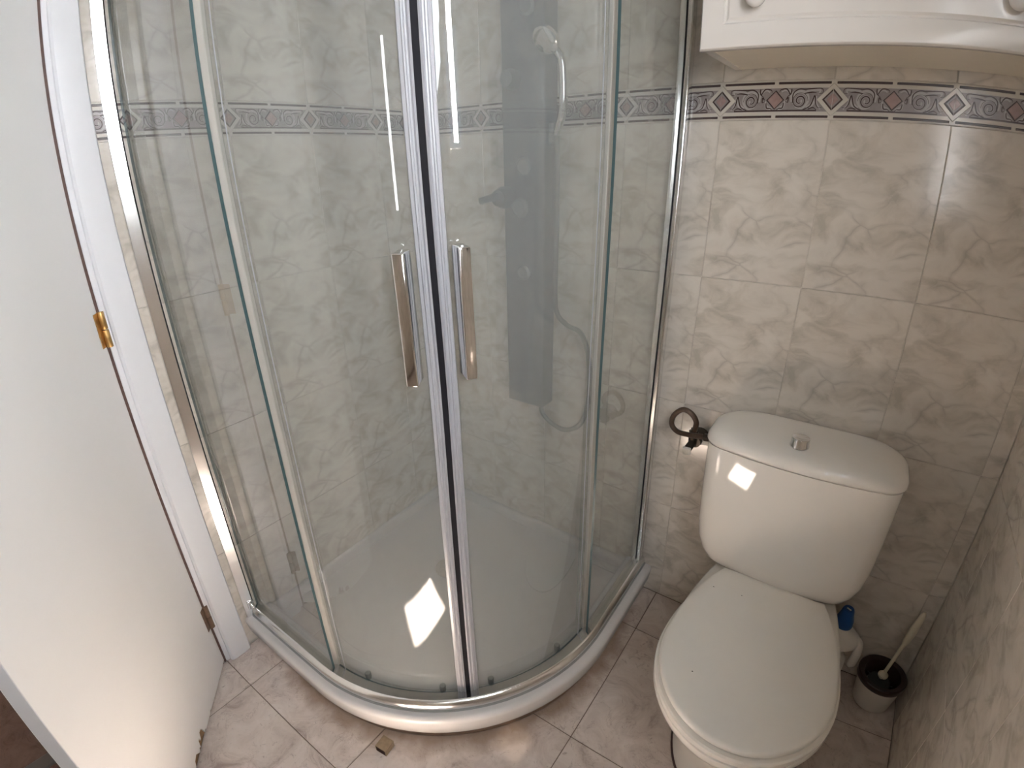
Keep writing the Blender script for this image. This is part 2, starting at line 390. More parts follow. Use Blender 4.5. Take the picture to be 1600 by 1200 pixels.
# right wall: local x runs to -y; u = -y
WIN = (1.11, 1.74, 1.20, 2.10)
STRIPE_HOLE = (0.760, 0.855, 1.30, 1.62)  # added opening, placed to throw a sun stripe on the floor
jr = [-0.10 + T * k for k in range(0, 12)]
wall('wall_right', 'marble tiled side wall to the right of the toilet brush', lambda u: (XR, -u), -PI / 2, jr, 0.0, -YF,
     [((XR + 0.002, -STRIPE_HOLE[0], -0.05), (XR + 0.12, 0.002, ZC)), ((XR + 0.002, -WIN[0], -0.05), (XR + 0.12, -STRIPE_HOLE[1], ZC)),
      ((XR + 0.002, -STRIPE_HOLE[1], -0.05), (XR + 0.12, -STRIPE_HOLE[0], STRIPE_HOLE[2])), ((XR + 0.002, -STRIPE_HOLE[1], STRIPE_HOLE[3]), (XR + 0.12, -STRIPE_HOLE[0], ZC)), ((XR + 0.002, YF, -0.05), (XR + 0.12, -WIN[1], ZC)),
      ((XR + 0.002, -WIN[1], -0.05), (XR + 0.12, -WIN[0], WIN[2])), ((XR + 0.002, -WIN[1], WIN[3]), (XR + 0.12, -WIN[0], ZC))], holes=(WIN, STRIPE_HOLE))
bm = bmesh.new(); box(bm, (-0.12, YF - 0.12, -0.05), (XR + 0.12, YF, ZC))
tag(link('wall_front', bm, 'tile'), 'marble wall closing the bathroom behind the camera', 'wall', kind='structure')
bm = bmesh.new(); box(bm, (-0.12, YF - 0.12, ZC), (XR + 0.12, 0.12, ZC + 0.1))
tag(link('ceiling', bm, 'plaster'), 'plain white ceiling over the bathroom', 'ceiling', kind='structure')

# floor with its tiles
bm = bmesh.new(); box(bm, (0.0, YF, -0.10), (XR, 0.002, -0.0018))
floor = tag(link('floor', bm, 'floor_grout'), 'pinkish beige marble tiled bathroom floor', 'floor', kind='structure')
FT = 0.4095; FM = {}
xs = [0.1353 + FT * k for k in range(-1, 5)]; ys = [-0.1757 - 0.4115 * k for k in range(-1, 6)]
for i in range(len(xs) - 1):
    for j in range(len(ys) - 1):
        a, b = max(xs[i], 0.0), min(xs[i + 1], XR); d, c = min(ys[j], 0.0), max(ys[j + 1], YF)
        if b - a < 0.01 or d - c < 0.01: continue
        key = (round(b - a, 3), round(d - c, 3))
        if key not in FM:
            q = bmesh.new(); g = 0.0010; box(q, (-(b - a) / 2 + g, -(d - c) / 2 + g, -0.008), ((b - a) / 2 - g, (d - c) / 2 - g, 0), 0.0012, 1)
            me = bpy.data.meshes.new('floor_tile'); q.to_mesh(me); q.free(); me.materials.append(M['floor_tile']); FM[key] = me
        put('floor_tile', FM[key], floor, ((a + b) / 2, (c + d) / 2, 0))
# hall beyond the doorway
bm = bmesh.new(); box(bm, (-1.6, -2.6, -0.10), (-0.0, -0.6, -0.004))
tag(link('floor_hall', bm, 'hall_tile'), 'dark brown hall floor seen past the open door edge', 'floor', kind='structure')
bm = bmesh.new(); box(bm, (-1.7, -2.7, -0.1), (-1.6, -0.5, ZC)); box(bm, (-1.7, -0.6, -0.1), (-0.12, -0.5, ZC)); box(bm, (-1.7, -2.7, -0.1), (-0.12, -2.6, ZC)); box(bm, (-1.7, -2.7, ZC), (-0.12, -0.5, ZC + 0.1))
tag(link('wall_hall', bm, 'plaster'), 'plain plaster walls of the hall beyond the doorway', 'wall', kind='structure')
bm = bmesh.new(); box(bm, (-0.10, -1.70, -0.006), (-0.055, -1.0096, 0.004), 0.003, 2)
tag(link('trim_1', bm, 'smoke'), 'narrow metal threshold strip across the doorway', 'threshold', kind='structure')

# slim bright window at the far right of the front wall
win3 = tag(empty('window_3', (1.62, YF, 1.10)), 'slim frosted window in the front wall behind the camera', 'window', kind='structure')
for lo, hi, m_, nm in (((-0.045, 0.001, 0), (-0.03, 0.02, 0.84), 'cab', 'window_frame'), ((0.03, 0.001, 0), (0.045, 0.02, 0.84), 'cab', 'window_frame'), ((-0.03, 0.001, 0), (0.03, 0.02, 0.02), 'cab', 'window_frame'), ((-0.03, 0.001, 0.82), (0.03, 0.02, 0.84), 'cab', 'window_frame'), ((-0.03, 0.002, 0.02), (0.03, 0.006, 0.82), 'frost', 'pane')):
    b_ = bmesh.new(); box(b_, lo, hi); link(nm, b_, m_, win3)

# window in the right wall, behind the camera
win = tag(empty('window_1', (XR, -1.425, 1.20)), 'white framed frosted window with its sash slid open, right of the camera', 'window', kind='structure')
def wb(name, mat, y0, y1, z0, z1, x0=0.03, x1=0.075):
    b_ = bmesh.new(); box(b_, (x0, y0 + 1.425, z0 - 1.20), (x1, y1 + 1.425, z1 - 1.20), 0.003 if name != 'pane' else 0, 1); return link(name, b_, mat, win)
wb('window_frame', 'cab', -1.74, -1.70, 1.20, 2.10); wb('window_frame', 'cab', -1.15, -1.11, 1.20, 2.10)
wb('window_frame', 'cab', -1.70, -1.15, 2.06, 2.10); wb('window_frame', 'cab', -1.70, -1.15, 1.20, 1.24)
wb('sash', 'cab', -1.355, -1.322, 1.24, 2.06)
wb('pane', 'frost', -1.70, -1.355, 1.24, 2.06, 0.05, 0.056)
wb('sun_mask', 'cab', -1.70, -1.13, 1.20, 1.40, 0.085, 0.10); wb('sun_mask', 'cab', -1.70, -1.13, 1.795, 2.10, 0.085, 0.10)   # added unseen boards that trim the sun beam to its floor patch
sun_opening = tag(empty('added_sun_opening', (XR, -0.825, 1.30)), 'added opening with a dark filter in the right wall, for a sun stripe', 'window', kind='structure')
b_ = bmesh.new(); box(b_, (0.06, -0.035, 0), (0.064, 0.070, 0.32)); link('pane', b_, 'tinted', sun_opening)  # added filter that weakens the sun to a faint stripe

# door casing, jamb and leaf
tr = tag(empty('trim_2', (0, -1.0046, 0)), 'white painted door casing between the door and the shower', 'door casing', kind='structure')
b_ = bmesh.new(); pr = [(-0.004, 0.0800), (0.012, 0.0800), (0.0165, 0.0765), (0.0185, 0.062), (0.0185, 0.030), (0.0175, 0.021), (0.012, 0.0165), (0.005, 0.0155), (-0.004, 0.0155)]
rings(b_, [[(x, y, z) for x, y in pr] for z in (0.002, 2.10)]); fixn(b_); auto(link('casing_board', b_, 'casing', tr), 30)
b_ = bmesh.new(); box(b_, (-0.10, 0.004, 0.002), (0.005, 0.0165, 2.09), 0.0015, 1); link('jamb', b_, 'casing', tr)
b_ = bmesh.new(); box(b_, (-0.06, -0.002, 0.002), (0.003, 0.0045, 2.09)); link('gap_shade_strip', b_, 'gap', tr)  # dark strip filling the door gap, its shade put into the colour
b_ = bmesh.new(); box(b_, (-0.004, -0.76, 2.045), (0.0185, 0.0800, 2.12), 0.003, 2); link('head_casing', b_, 'casing', tr)
b_ = bmesh.new(); box(b_, (-0.004, -0.76, 0.002), (0.0185, -0.69, 2.045), 0.003, 2); link('casing_board', b_, 'casing', tr)
b_ = bmesh.new(); box(b_, (-0.10, -0.695, 0.002), (-0.004, -0.680, 2.09)); link('jamb', b_, 'casing', tr)

door = tag(empty('door_1', (0.0, -1.0046, 0.0), math.atan2(-0.669, 0.744)), 'white door standing ajar into the room, chipped along its bottom edge', 'door', kind='structure')
LW, LH = 0.617, 2.03
b_ = bmesh.new(); box(b_, (0.004, -0.036, 0.0065), (LW - 0.001, -0.0035, LH)); link('core', b_, 'board', door)
# painted skin with a ragged lower edge
zs = [(0.003, 0.012), (0.03, 0.008), (0.10, 0.006), (0.168, 0.007), (0.170, 0.012), (0.176, 0.011), (0.180, 0.007), (0.228, 0.007), (0.231, 0.014), (0.236, 0.013), (0.239, 0.009), (0.243, 0.026), (0.250, 0.040), (0.262, 0.042), (0.268, 0.026), (0.273, 0.024), (0.276, 0.037), (0.282, 0.034), (0.286, 0.014), (0.292, 0.020), (0.298, 0.009), (0.318, 0.030), (0.335, 0.026), (0.345, 0.006), (0.45, 0.006), (LW, 0.006)]
b_ = bmesh.new()
va = [[b_.verts.new((x, y, z)) for x, z in zs] + [b_.verts.new((LW, y, LH)), b_.verts.new((0.003, y, LH))] for y in (0.0, -0.0035)]
n_ = len(va[0]); b_.faces.new(va[0]); b_.faces.new(va[1][::-1])
for i in range(n_): b_.faces.new((va[0][(i + 1) % n_], va[0][i], va[1][i], va[1][(i + 1) % n_]))
fixn(b_); link('painted_face', b_, 'door', door)
b_ = bmesh.new(); box(b_, (LW - 0.001, -0.036, 0.006), (LW + 0.002, 0.0, LH), 0.0008, 1); link('edge_band', b_, 'casing', door)
b_ = bmesh.new(); box(b_, (0.003, -0.039, 0.006), (LW, -0.036, LH)); link('painted_back', b_, 'door', door)
for z0, z1, m in ((1.008, 1.088, 'brass'), (0.150, 0.234, 'silicone')):
    h_ = bmesh.new(); zc = (z0 + z1) / 2
    for a, b in ((z0, zc - 0.001), (zc + 0.001, z1)): lathe(h_, [(0.0062, a), (0.007, a + 0.001), (0.007, b - 0.001), (0.0062, b)], 14, (-0.001, 0.006))
    box(h_, (-0.001, -0.003, z0 + 0.002), (0.020, 0.0012, z1 - 0.002))
    fixn(h_); ho = auto(link('hinge', h_, m, door))
    ho['label'] = 'worn brass door hinge' if m == 'brass' else 'lower door hinge brown with rust'
# ---------------------------------------------------------------- shower
CX, CY = 0.35, -0.332
def P2(r, a): return (CX + r * math.cos(a), CY + r * math.sin(a))
A0 = math.radians(-90)
def quad_path(r, n=28, x_end=0.0015, y_end=-0.0015):
    """plan line of the quadrant at radius r from the left wall round to the back wall"""
    pts = [(x_end, CY - r)] + [P2(r, A0 + (PI / 2) * i / n) for i in range(n + 1)] + [(CX + r, y_end)]
    return pts
tray = tag(empty('shower_tray', (CX, CY, 0)), 'white quadrant shower tray on the floor in the corner', 'shower tray')
off = Vector((-CX, -CY, 0))
sec = [(0.546, 0.0), (0.552, 0.020), (0.566, 0.034), (0.571, 0.045), (0.577, 0.085), (0.5775, 0.094), (0.574, 0.102), (0.566, 0.1055), (0.520, 0.1055), (0.498, 0.104), (0.488, 0.098), (0.478, 0.066), (0.460, 0.054), (0.44, 0.052)]
b_ = bmesh.new(); lines = [[(x + off.x, y + off.y, z) for x, y in quad_path(r)] for r, z in sec]
prev = None
for ln in lines:
    vs_ = [b_.verts.new(c) for c in ln]
    if prev:
        for i in range(len(vs_) - 1): b_.faces.new((prev[i], prev[i + 1], vs_[i + 1], vs_[i]))
    prev = vs_
cv = b_.verts.new((0.0015 + off.x, -0.0015 + off.y, 0.050))
for i in range(len(prev) - 1): b_.faces.new((prev[i], prev[i + 1], cv))
bmesh.ops.recalc_face_normals(b_, faces=b_.faces[:])
if sum(f.normal.z for f in b_.faces) < 0: bmesh.ops.reverse_faces(b_, faces=b_.faces[:])
auto(link('basin', b_, 'acrylic', tray), 50)
b_ = bmesh.new(); ln = [(x + off.x, y + off.y, 0.004) for x, y in quad_path(0.549, x_end=0.03, y_end=-0.012)]; tube(b_, ln, 0.0055, 8); auto(link('silicone_bead', b_, 'silicone', tray))
b_ = bmesh.new(); box(b_, (0.0015 + off.x, -0.905 + off.y, 0.050), (0.018 + off.x, -0.0015 + off.y, 0.094), 0.004, 2); box(b_, (0.018 + off.x, -0.018 + off.y, 0.05), (0.93 + off.x - 0.01, -0.0015 + off.y, 0.094), 0.004, 2); link('upstand', b_, 'acrylic', tray)
b_ = bmesh.new(); lathe(b_, [(0.045, 0.052), (0.045, 0.056), (0.038, 0.058)], 28, (-0.02, -0.02)); fixn(b_); auto(link('drain_cover', b_, 'chrome', tray))

enc = tag(empty('shower_enclosure', (CX, CY, 0.1055)), 'quadrant shower enclosure of hazy curved glass and chrome profiles', 'shower enclosure')
ZB, ZT = 0.1055, 1.95
EO = Vector((-CX, -CY, -ZB))
def sweep(name, mat, secs, parent=enc, n=28, xe=0.002, ye=-0.002):
    b2 = bmesh.new(); paths = [quad_path(r, n, xe, ye) for r, z in secs]
    rs = [[Vector((paths[k][i][0], paths[k][i][1], secs[k][1])) + EO for k in range(len(secs))] for i in range(len(paths[0]))]
    rings(b2, rs); fixn(b2); return auto(link(name, b2, mat, parent), 35)
sweep('bottom_rail', 'alu', [(0.5125, ZB), (0.552, ZB), (0.554, ZB + 0.004), (0.553, ZB + 0.014), (0.549, ZB + 0.022), (0.545, ZB + 0.0265), (0.541, ZB + 0.0275), (0.536, ZB + 0.0255), (0.5125, ZB + 0.0165)])
sweep('rail_sealant', 'wheelcap', [(0.552, ZB), (0.5565, ZB), (0.5562, ZB + 0.0012), (0.553, ZB + 0.0025)])
sweep('top_rail', 'alu', [(0.500, ZT - 0.03), (0.545, ZT - 0.03), (0.548, ZT - 0.02), (0.545, ZT + 0.015), (0.500, ZT + 0.015)])
def arc_slab(r0, r1, a0, a1, z0, z1, n):
    b2 = bmesh.new(); rs = []
    for i in range(n + 1):
        a = a0 + (a1 - a0) * i / n; (x0, y0), (x1, y1) = P2(r0, a), P2(r1, a)
        rs.append([Vector(c) + EO for c in ((x0, y0, z0), (x1, y1, z0), (x1, y1, z1), (x0, y0, z1))])
    rings(b2, rs); fixn(b2); b2.normal_update()
    for f in b2.faces:
        c = f.calc_center_median() ; rad = Vector((c.x, c.y, 0)).normalized(); d_ = f.normal.dot(rad)
        f.material_index = 0 if d_ > 0.7 else (1 if d_ < -0.7 else 2)
    return b2
def flat_slab(lo, hi, axis, outer):
    b2 = bmesh.new(); box(b2, tuple(Vector(lo) + EO), tuple(Vector(hi) + EO)); b2.normal_update()
    for f in b2.faces:
        d_ = f.normal[axis] * outer; f.material_index = 0 if d_ > 0.7 else (1 if d_ < -0.7 else 2)
    return b2
YP, XP = CY - 0.531, CX + 0.531                 # outer faces of the fixed panes
fl = link('fixed_pane', flat_slab((0.004, YP, ZB + 0.012), (0.3830, YP + 0.006, ZT - 0.01), 1, -1), ['g_out', 'g_fix', 'edge'], enc)
fr_ = link('fixed_pane', flat_slab((XP - 0.006, -0.3720, ZB + 0.012), (XP, -0.012, ZT - 0.01), 0, 1), ['g_out', 'g_fix', 'edge'], enc)
fl['label'] = 'flat fixed glass pane beside the door casing'; fr_['label'] = 'flat fixed glass pane beside the toilet'
def chan(x0, x1, y0, y1, flip):
    b2 = bmesh.new(); box(b2, tuple(Vector((x0, y0, ZB + 0.001)) + EO), tuple(Vector((x1, y1, ZT + 0.02)) + EO), 0.0045, 3); return auto(link('wall_channel', b2, 'alu', enc), 30)
b2 = bmesh.new(); rings(b2, [[Vector((x, y, z)) + EO for x, y in ((0.0012, -0.902), (0.0085, -0.902), (0.0095, -0.9015), (0.0155, -0.8775), (0.0150, -0.876), (0.0012, -0.876))] for z in (ZB + 0.001, ZT + 0.02)]); fixn(b2); auto(link('wall_channel', b2, 'alu', enc), 20)
chan(XP - 0.018, XP + 0.014, -0.030, -0.0012, 1)
for (x0, y0, x1, y1) in ((0.0012, -0.876, 0.0150, -0.8735), (XP - 0.0008, -0.034, XP + 0.0015, -0.030)):
    b2 = bmesh.new(); box(b2, tuple(Vector((x0, y0, ZB + 0.03)) + EO), tuple(Vector((x1, y1, ZT)) + EO)); link('glazing_gasket', b2, 'rubber', enc)
# chrome clip at the foot of the left channel
b2 = bmesh.new(); box(b2, tuple(Vector((0.014, YP - 0.030, ZB + 0.030)) + EO), tuple(Vector((0.019, YP - 0.010, ZB + 0.058)) + EO), 0.002, 2); auto(link('corner_clip', b2, 'chrome', enc))
RI, RO = 0.504, 0.510
SEAM = math.radians(-45.15); TA = 0.0
def door_panel(side):
    s = -1 if side == 'left' else 1
    trail = math.radians(-88.3) if s < 0 else math.radians(-1.7)
    lead = SEAM + s * math.radians(0.62)
    d_ = link('door_pane', arc_slab(RI, RO, *sorted((trail, lead + s * math.radians(0.8))), ZB + 0.0065, ZT - 0.02, 26), ['g_out', 'g_left' if s < 0 else 'g_right', 'edge'], enc)
    auto(d_, 30); d_['label'] = 'curved sliding glass door, %s leaf' % ('half nearer the casing' if s < 0 else 'half nearer the toilet')
    # closing profile: ribbed pale strip along the meeting edge
    b3 = bmesh.new(); w0 = math.radians(2.35)
    prof = [(0.0, RI - 0.004), (0.0, RO + 0.007), (0.16, RO + 0.0095), (0.30, RO + 0.0055), (0.42, RO + 0.0055), (0.50, RO + 0.008), (0.62, RO + 0.008), (0.70, RO + 0.004), (0.94, RO + 0.003), (1.0, RO + 0.0005), (1.0, RI - 0.002)]
    rings(b3, [[Vector((*P2(r, lead + s * w0 * t), z)) + EO for t, r in prof] for z in (ZB + 0.010, ZT - 0.02)]); fixn(b3)
    auto(link('closing_profile', b3, 'profile', d_), 25)
    b3 = bmesh.new(); a_, b_ang = sorted((SEAM, lead)); rs = [[Vector((*P2(r, a), z)) + EO for r, a in ((RI - 0.006, a_), (RO + 0.004, a_), (RO + 0.004, b_ang), (RI - 0.006, b_ang))] for z in (ZB + 0.008, ZT - 0.02)]
    rings(b3, rs); fixn(b3); link('magnetic_seal', b3, 'rubber', d_)
    # trailing seal
    b3 = bmesh.new(); t0, t1 = trail, trail - s * math.radians(1.45)
    rs = [[Vector((*P2(r, a), z)) + EO for r, a in ((RI - 0.003, t0), (RO + 0.007, t0), (RO + 0.008, t0 - s * 0.008), (RO + 0.002, t1), (RI - 0.002, t1))] for z in (ZB + 0.012, ZT - 0.02)]
    rings(b3, rs); fixn(b3); auto(link('trailing_seal', b3, 'seal', d_), 30)
    b3 = bmesh.new(); t0 = trail - s * math.radians(4.2); a_, b_ang = sorted((t0, t0 - s * math.radians(0.25)))
    rs = [[Vector((*P2(r, a), z)) + EO for r, a in ((RO, a_), (RO + 0.0012, a_), (RO + 0.0012, b_ang), (RO, b_ang))] for z in (ZB + 0.012, ZT - 0.02)]
    rings(b3, rs); fixn(b3); link('seal_lip', b3, 'profile', d_)
    # rollers
    for a in ((-76.6, -52.6) if s < 0 else (-38.1, -14.3)):
        x, y = P2(0.4955, math.radians(a)); b3 = bmesh.new()
        lathe(b3, [(0.0075, 0.0), (0.0082, 0.002), (0.0082, 0.018), (0.007, 0.020)], 14); fixn(b3)
        ro = auto(link('roller', b3, 'wheel', d_, tuple(Vector((x, y, 0.1055)) + EO)))
        b3 = bmesh.new(); lathe(b3, [(0.0065, 0.0195), (0.006, 0.0215), (0.002, 0.0222)], 12); fixn(b3); auto(link('roller_cap', b3, 'wheelcap', ro))
    # handle: flat bar on two posts
    ah = math.radians(-50.3 if s < 0 else -40.2); z0, z1 = (0.995, 1.221) if s < 0 else (1.000, 1.227)
    h_ = bmesh.new()
    for sgn, (r0, r1, za, zb, hw) in enumerate(((0.524, 0.566, z0, z1, 0.0105), (0.509, 0.53, z0 + 0.006, z0 + 0.030, 0.008), (0.509, 0.53, z1 - 0.030, z1 - 0.006, 0.008))):
        box(h_, (r0, -hw, za - ZB), (r1, hw, zb - ZB), 0.0028 if sgn == 0 else 0.001, 3 if sgn == 0 else 1)
    tw = s * math.radians(8); px_, py_ = 0.548, 0.0
    for v in h_.verts:
        if v.co.x > 0.523: dx, dy = v.co.x - px_, v.co.y - py_; v.co.x, v.co.y = px_ + dx * math.cos(tw) - dy * math.sin(tw), py_ + dx * math.sin(tw) + dy * math.cos(tw)
        x, y = v.co.x, v.co.y; v.co.x, v.co.y = x * math.cos(ah) - y * math.sin(ah), x * math.sin(ah) + y * math.cos(ah)
    auto(link('handle', h_, 'chrome', d_), 30)
    return d_
door_panel('left'); door_panel('right')

# shower column on the back wall, inside the cubicle
colm = tag(empty('shower_column', (0.47, -0.002, 0.612)), 'dark grey shower column panel on the tiled wall behind the glass', 'shower column')
b_ = bmesh.new(); box(b_, (-0.069, -0.066, 0.0), (0.069, 0.0, 1.42), 0.006, 3); auto(link('panel', b_, 'smoke', colm), 30)
def dial(name, px, pz, r, d, mat='darkchrome'):
    b2 = bmesh.new(); lathe(b2, [(r, 0), (r, d * 0.5), (r * 0.8, d * 0.8), (r * 0.74, d), (r * 0.3, d)], 24); fixn(b2)
    return auto(link(name, b2, mat, colm, (px - 0.47, -0.064, pz - 0.612), rot=(PI / 2, 0, 0)))
dial('diverter_knob', 0.441, 1.548, 0.026, 0.035); dial('body_jet', 0.473, 1.336, 0.022, 0.012); dial('body_jet', 0.461, 1.228, 0.026, 0.014)
dial('body_jet', 0.470, 1.049, 0.022, 0.012); dial('body_jet', 0.488, 1.712, 0.022, 0.012)
kb = dial('mixer_knob', 0.412, 1.255, 0.030, 0.045, 'smoke')
b_ = bmesh.new(); tube(b_, [(0, 0.005, 0.04), (-0.02, 0.0, 0.055), (-0.05, -0.008, 0.06)], 0.010, 10); auto(link('lever', b_, 'smoke', kb))
b_ = bmesh.new(); box(b_, (0.069, -0.050, 0.78), (0.086, -0.015, 0.83), 0.004, 2); link('handset_bracket', b_, 'darkchrome', colm)
hs = tag(empty('hand_shower', (0.575, -0.075, 1.35)), 'chrome hand shower with looping hose hung beside the dark column', 'hand shower')
ho_ = Vector((0.575, -0.075, 1.35))
def rel(pts): return [Vector(q) - ho_ for q in pts]
b_ = bmesh.new(); tube(b_, smooth_path(rel([(0.560, -0.045, 1.415), (0.592, -0.070, 1.460), (0.597, -0.075, 1.53), (0.592, -0.078, 1.58), (0.572, -0.085, 1.61)])), 0.011, 12); auto(link('grip', b_, 'chrome', hs))
b_ = bmesh.new(); lathe(b_, [(0.012, -0.012), (0.034, 0.0), (0.036, 0.012), (0.030, 0.016)], 24); fixn(b_); auto(link('spray_head', b_, 'chrome', hs, (0.563 - 0.575, -0.094 + 0.075, 1.625 - 1.35), rot=(2.2, 0.25, 0)))
b_ = bmesh.new(); tube(b_, smooth_path(rel([(0.560, -0.045, 1.415), (0.562, -0.040, 1.30), (0.565, -0.045, 1.10), (0.572, -0.05, 0.95), (0.610, -0.05, 0.905), (0.660, -0.05, 0.885), (0.690, -0.05, 0.80), (0.693, -0.05, 0.67), (0.668, -0.05, 0.585), (0.616, -0.05, 0.548), (0.565, -0.05, 0.556), (0.528, -0.05, 0.585), (0.520, -0.045, 0.613)])), 0.0075, 10); auto(link('hose', b_, 'darkchrome', hs))

# ---------------------------------------------------------------- wall cabinet
cab = tag(empty('wall_cabinet', (1.28, -0.0015, 1.53)), 'white wall cabinet with round knobs hung above the toilet', 'cabinet')
def cb(name, lo, hi, mat, bev=0.0, seg=2, parent=cab):
    b2 = bmesh.new(); o_ = Vector((1.28, -0.0015, 1.53)); box(b2, tuple(Vector(lo) - o_), tuple(Vector(hi) - o_), bev, seg); return auto(link(name, b2, mat, parent), 30)
cx0, cx1 = 0.986, 1.575
cb('side_panel', (cx0 + 0.002, -0.248, 1.532), (cx0 + 0.018, -0.0015, 2.15), 'cab', 0.001, 1); cb('side_panel', (cx1 - 0.018, -0.248, 1.532), (cx1 - 0.002, -0.0015, 2.15), 'cab', 0.001, 1)
cb('bottom_panel', (cx0 + 0.018, -0.246, 1.5335), (cx1 - 0.018, -0.0015, 1.55), 'carcass'); cb('top_panel', (cx0 + 0.018, -0.246, 2.134), (cx1 - 0.018, -0.0015, 2.15), 'carcass'); cb('back_panel', (cx0 + 0.018, -0.008, 1.55), (cx1 - 0.018, -0.0015, 2.134), 'carcass')
# flap with a routed rectangle: frame plus sunken groove
b_ = bmesh.new(); o_ = Vector((1.28, -0.0015, 1.53)); f0, f1, g0, g1 = -0.249, -0.268, 0.040, 0.007
def rect(x0, x1, z0, z1, y): return [Vector(c) - o_ for c in ((x0, y, z0), (x1, y, z0), (x1, y, z1), (x0, y, z1))]
zl, zh = 1.530, 2.155; L_ = [(0.0, f0), (0.0, f1 + 0.006), (0.0012, f1 + 0.003), (0.003, f1 + 0.0008), (0.006, f1), (g0, f1), (g0 + 0.0025, f1 + 0.0028), (g0 + 0.0055, f1 + 0.0028), (g0 + 0.010, f1 + 0.0003), (g0 + 0.012, f1)]
rings(b_, [rect(cx0 + a, cx1 - a, zl + a, zh - a, y) for a, y in L_]); fixn(b_)
fp = auto(link('flap_door', b_, 'cab', cab), 20)
for kx in (1.083, 1.482):
    b2 = bmesh.new(); lathe(b2, [(0.008, 0), (0.0075, 0.008), (0.012, 0.012), (0.0165, 0.017), (0.0165, 0.022), (0.012, 0.0265), (0.004, 0.028)], 24); fixn(b2)
    auto(link('knob', b2, 'cab', fp, tuple(Vector((kx, -0.268, 1.606)) - o_), rot=(PI / 2, 0, 0)), 50)

# ---------------------------------------------------------------- toilet
tc = 1.292
toi = tag(empty('toilet', (tc, -0.40, 0)), 'white toilet with closed seat and cistern against the tiled wall', 'toilet')
TO = Vector((tc, -0.40, 0))
def seat_outline(hw, yb, yf, hb, ym, n=36, k=2.2):
    P = []
    for i in range(n + 1):
        t = PI * i / n; P.append((hw * math.cos(t), ym - (ym - yf) * math.sin(t)))
    m = 10
    for i in range(1, m + 1):
        s = i / m; P.append((-hw + (hw - hb) * s ** k, ym + (yb - ym) * s))
    for i in range(1, 6): P.append((-hb + 2 * hb * i / 6, yb))
    for i in range(m, 0, -1):
        s = i / m; P.append((hw - (hw - hb) * s ** k, ym + (yb - ym) * s))
    return P
def shell(name, layers, mat, parent, ang=40, cap0=True):
    b2 = bmesh.new(); rings(b2, [[Vector((x + tc, y, z)) - TO for x, y in o] for o, z in layers], cap0, True); fixn(b2); return auto(link(name, b2, mat, parent), ang)
SO = lambda d, dz=0: seat_outline(0.181 - d, -0.182 - d * 0.5, -0.653 + d, 0.122 - d * 0.6, -0.449)
shell('seat_lid', [(SO(0.007), 0.3570), (SO(0.004), 0.3585), (SO(0.001), 0.3600), (SO(0.0), 0.3635), (SO(0.0005), 0.3690), (SO(0.003), 0.3730), (SO(0.008), 0.3750), (SO(0.03), 0.3760), (SO(0.09), 0.3765)], 'lid', toi)
SR = lambda d: seat_outline(0.1885 - d, -0.200, -0.6635 + d, 0.130, -0.449)
shell('seat_ring', [(SR(0.003), 0.3385), (SR(0.0), 0.3405), (SR(0.0), 0.3525), (SR(0.004), 0.3560)], 'lid', toi)
BO = lambda hw, yf, yb=-0.060, hb=0.12, ym=-0.43, k=2.0: seat_outline(hw, yb, yf, hb, ym, k=k)
shell('bowl', [(BO(0.129, -0.560, -0.10, 0.118, -0.36), 0.0015), (BO(0.130, -0.561, -0.10, 0.118, -0.36), 0.012), (BO(0.121, -0.548, -0.10, 0.110, -0.36), 0.03), (BO(0.114, -0.538, -0.10, 0.100, -0.36), 0.10),
               (BO(0.122, -0.558, -0.09, 0.100, -0.37), 0.16), (BO(0.148, -0.600, -0.075, 0.108, -0.40), 0.22), (BO(0.173, -0.640, -0.06, 0.118, -0.43), 0.275), (BO(0.185, -0.660, -0.055, 0.125, -0.447), 0.310),
               (BO(0.189, -0.667, -0.05, 0.128, -0.449), 0.328), (BO(0.187, -0.665, -0.05, 0.126, -0.449), 0.3365), (BO(0.180, -0.656, -0.05, 0.124, -0.449), 0.3385)], 'ceramic', toi, 60)
b_ = bmesh.new(); ln = [Vector((x + tc, y, 0.003)) - TO for x, y in BO(0.131, -0.563, -0.10, 0.119, -0.36)]; ln.append(ln[0]); tube(b_, ln, 0.003, 6); auto(link('silicone_bead', b_, 'gap', toi))
for s in (-1, 1):
    b_ = bmesh.new(); tube(b_, [Vector((tc + s * 0.075 - 0.022, -0.188, 0.352)) - TO, Vector((tc + s * 0.075 + 0.022, -0.188, 0.352)) - TO], 0.009, 12); auto(link('seat_hinge', b_, 'lid', toi))
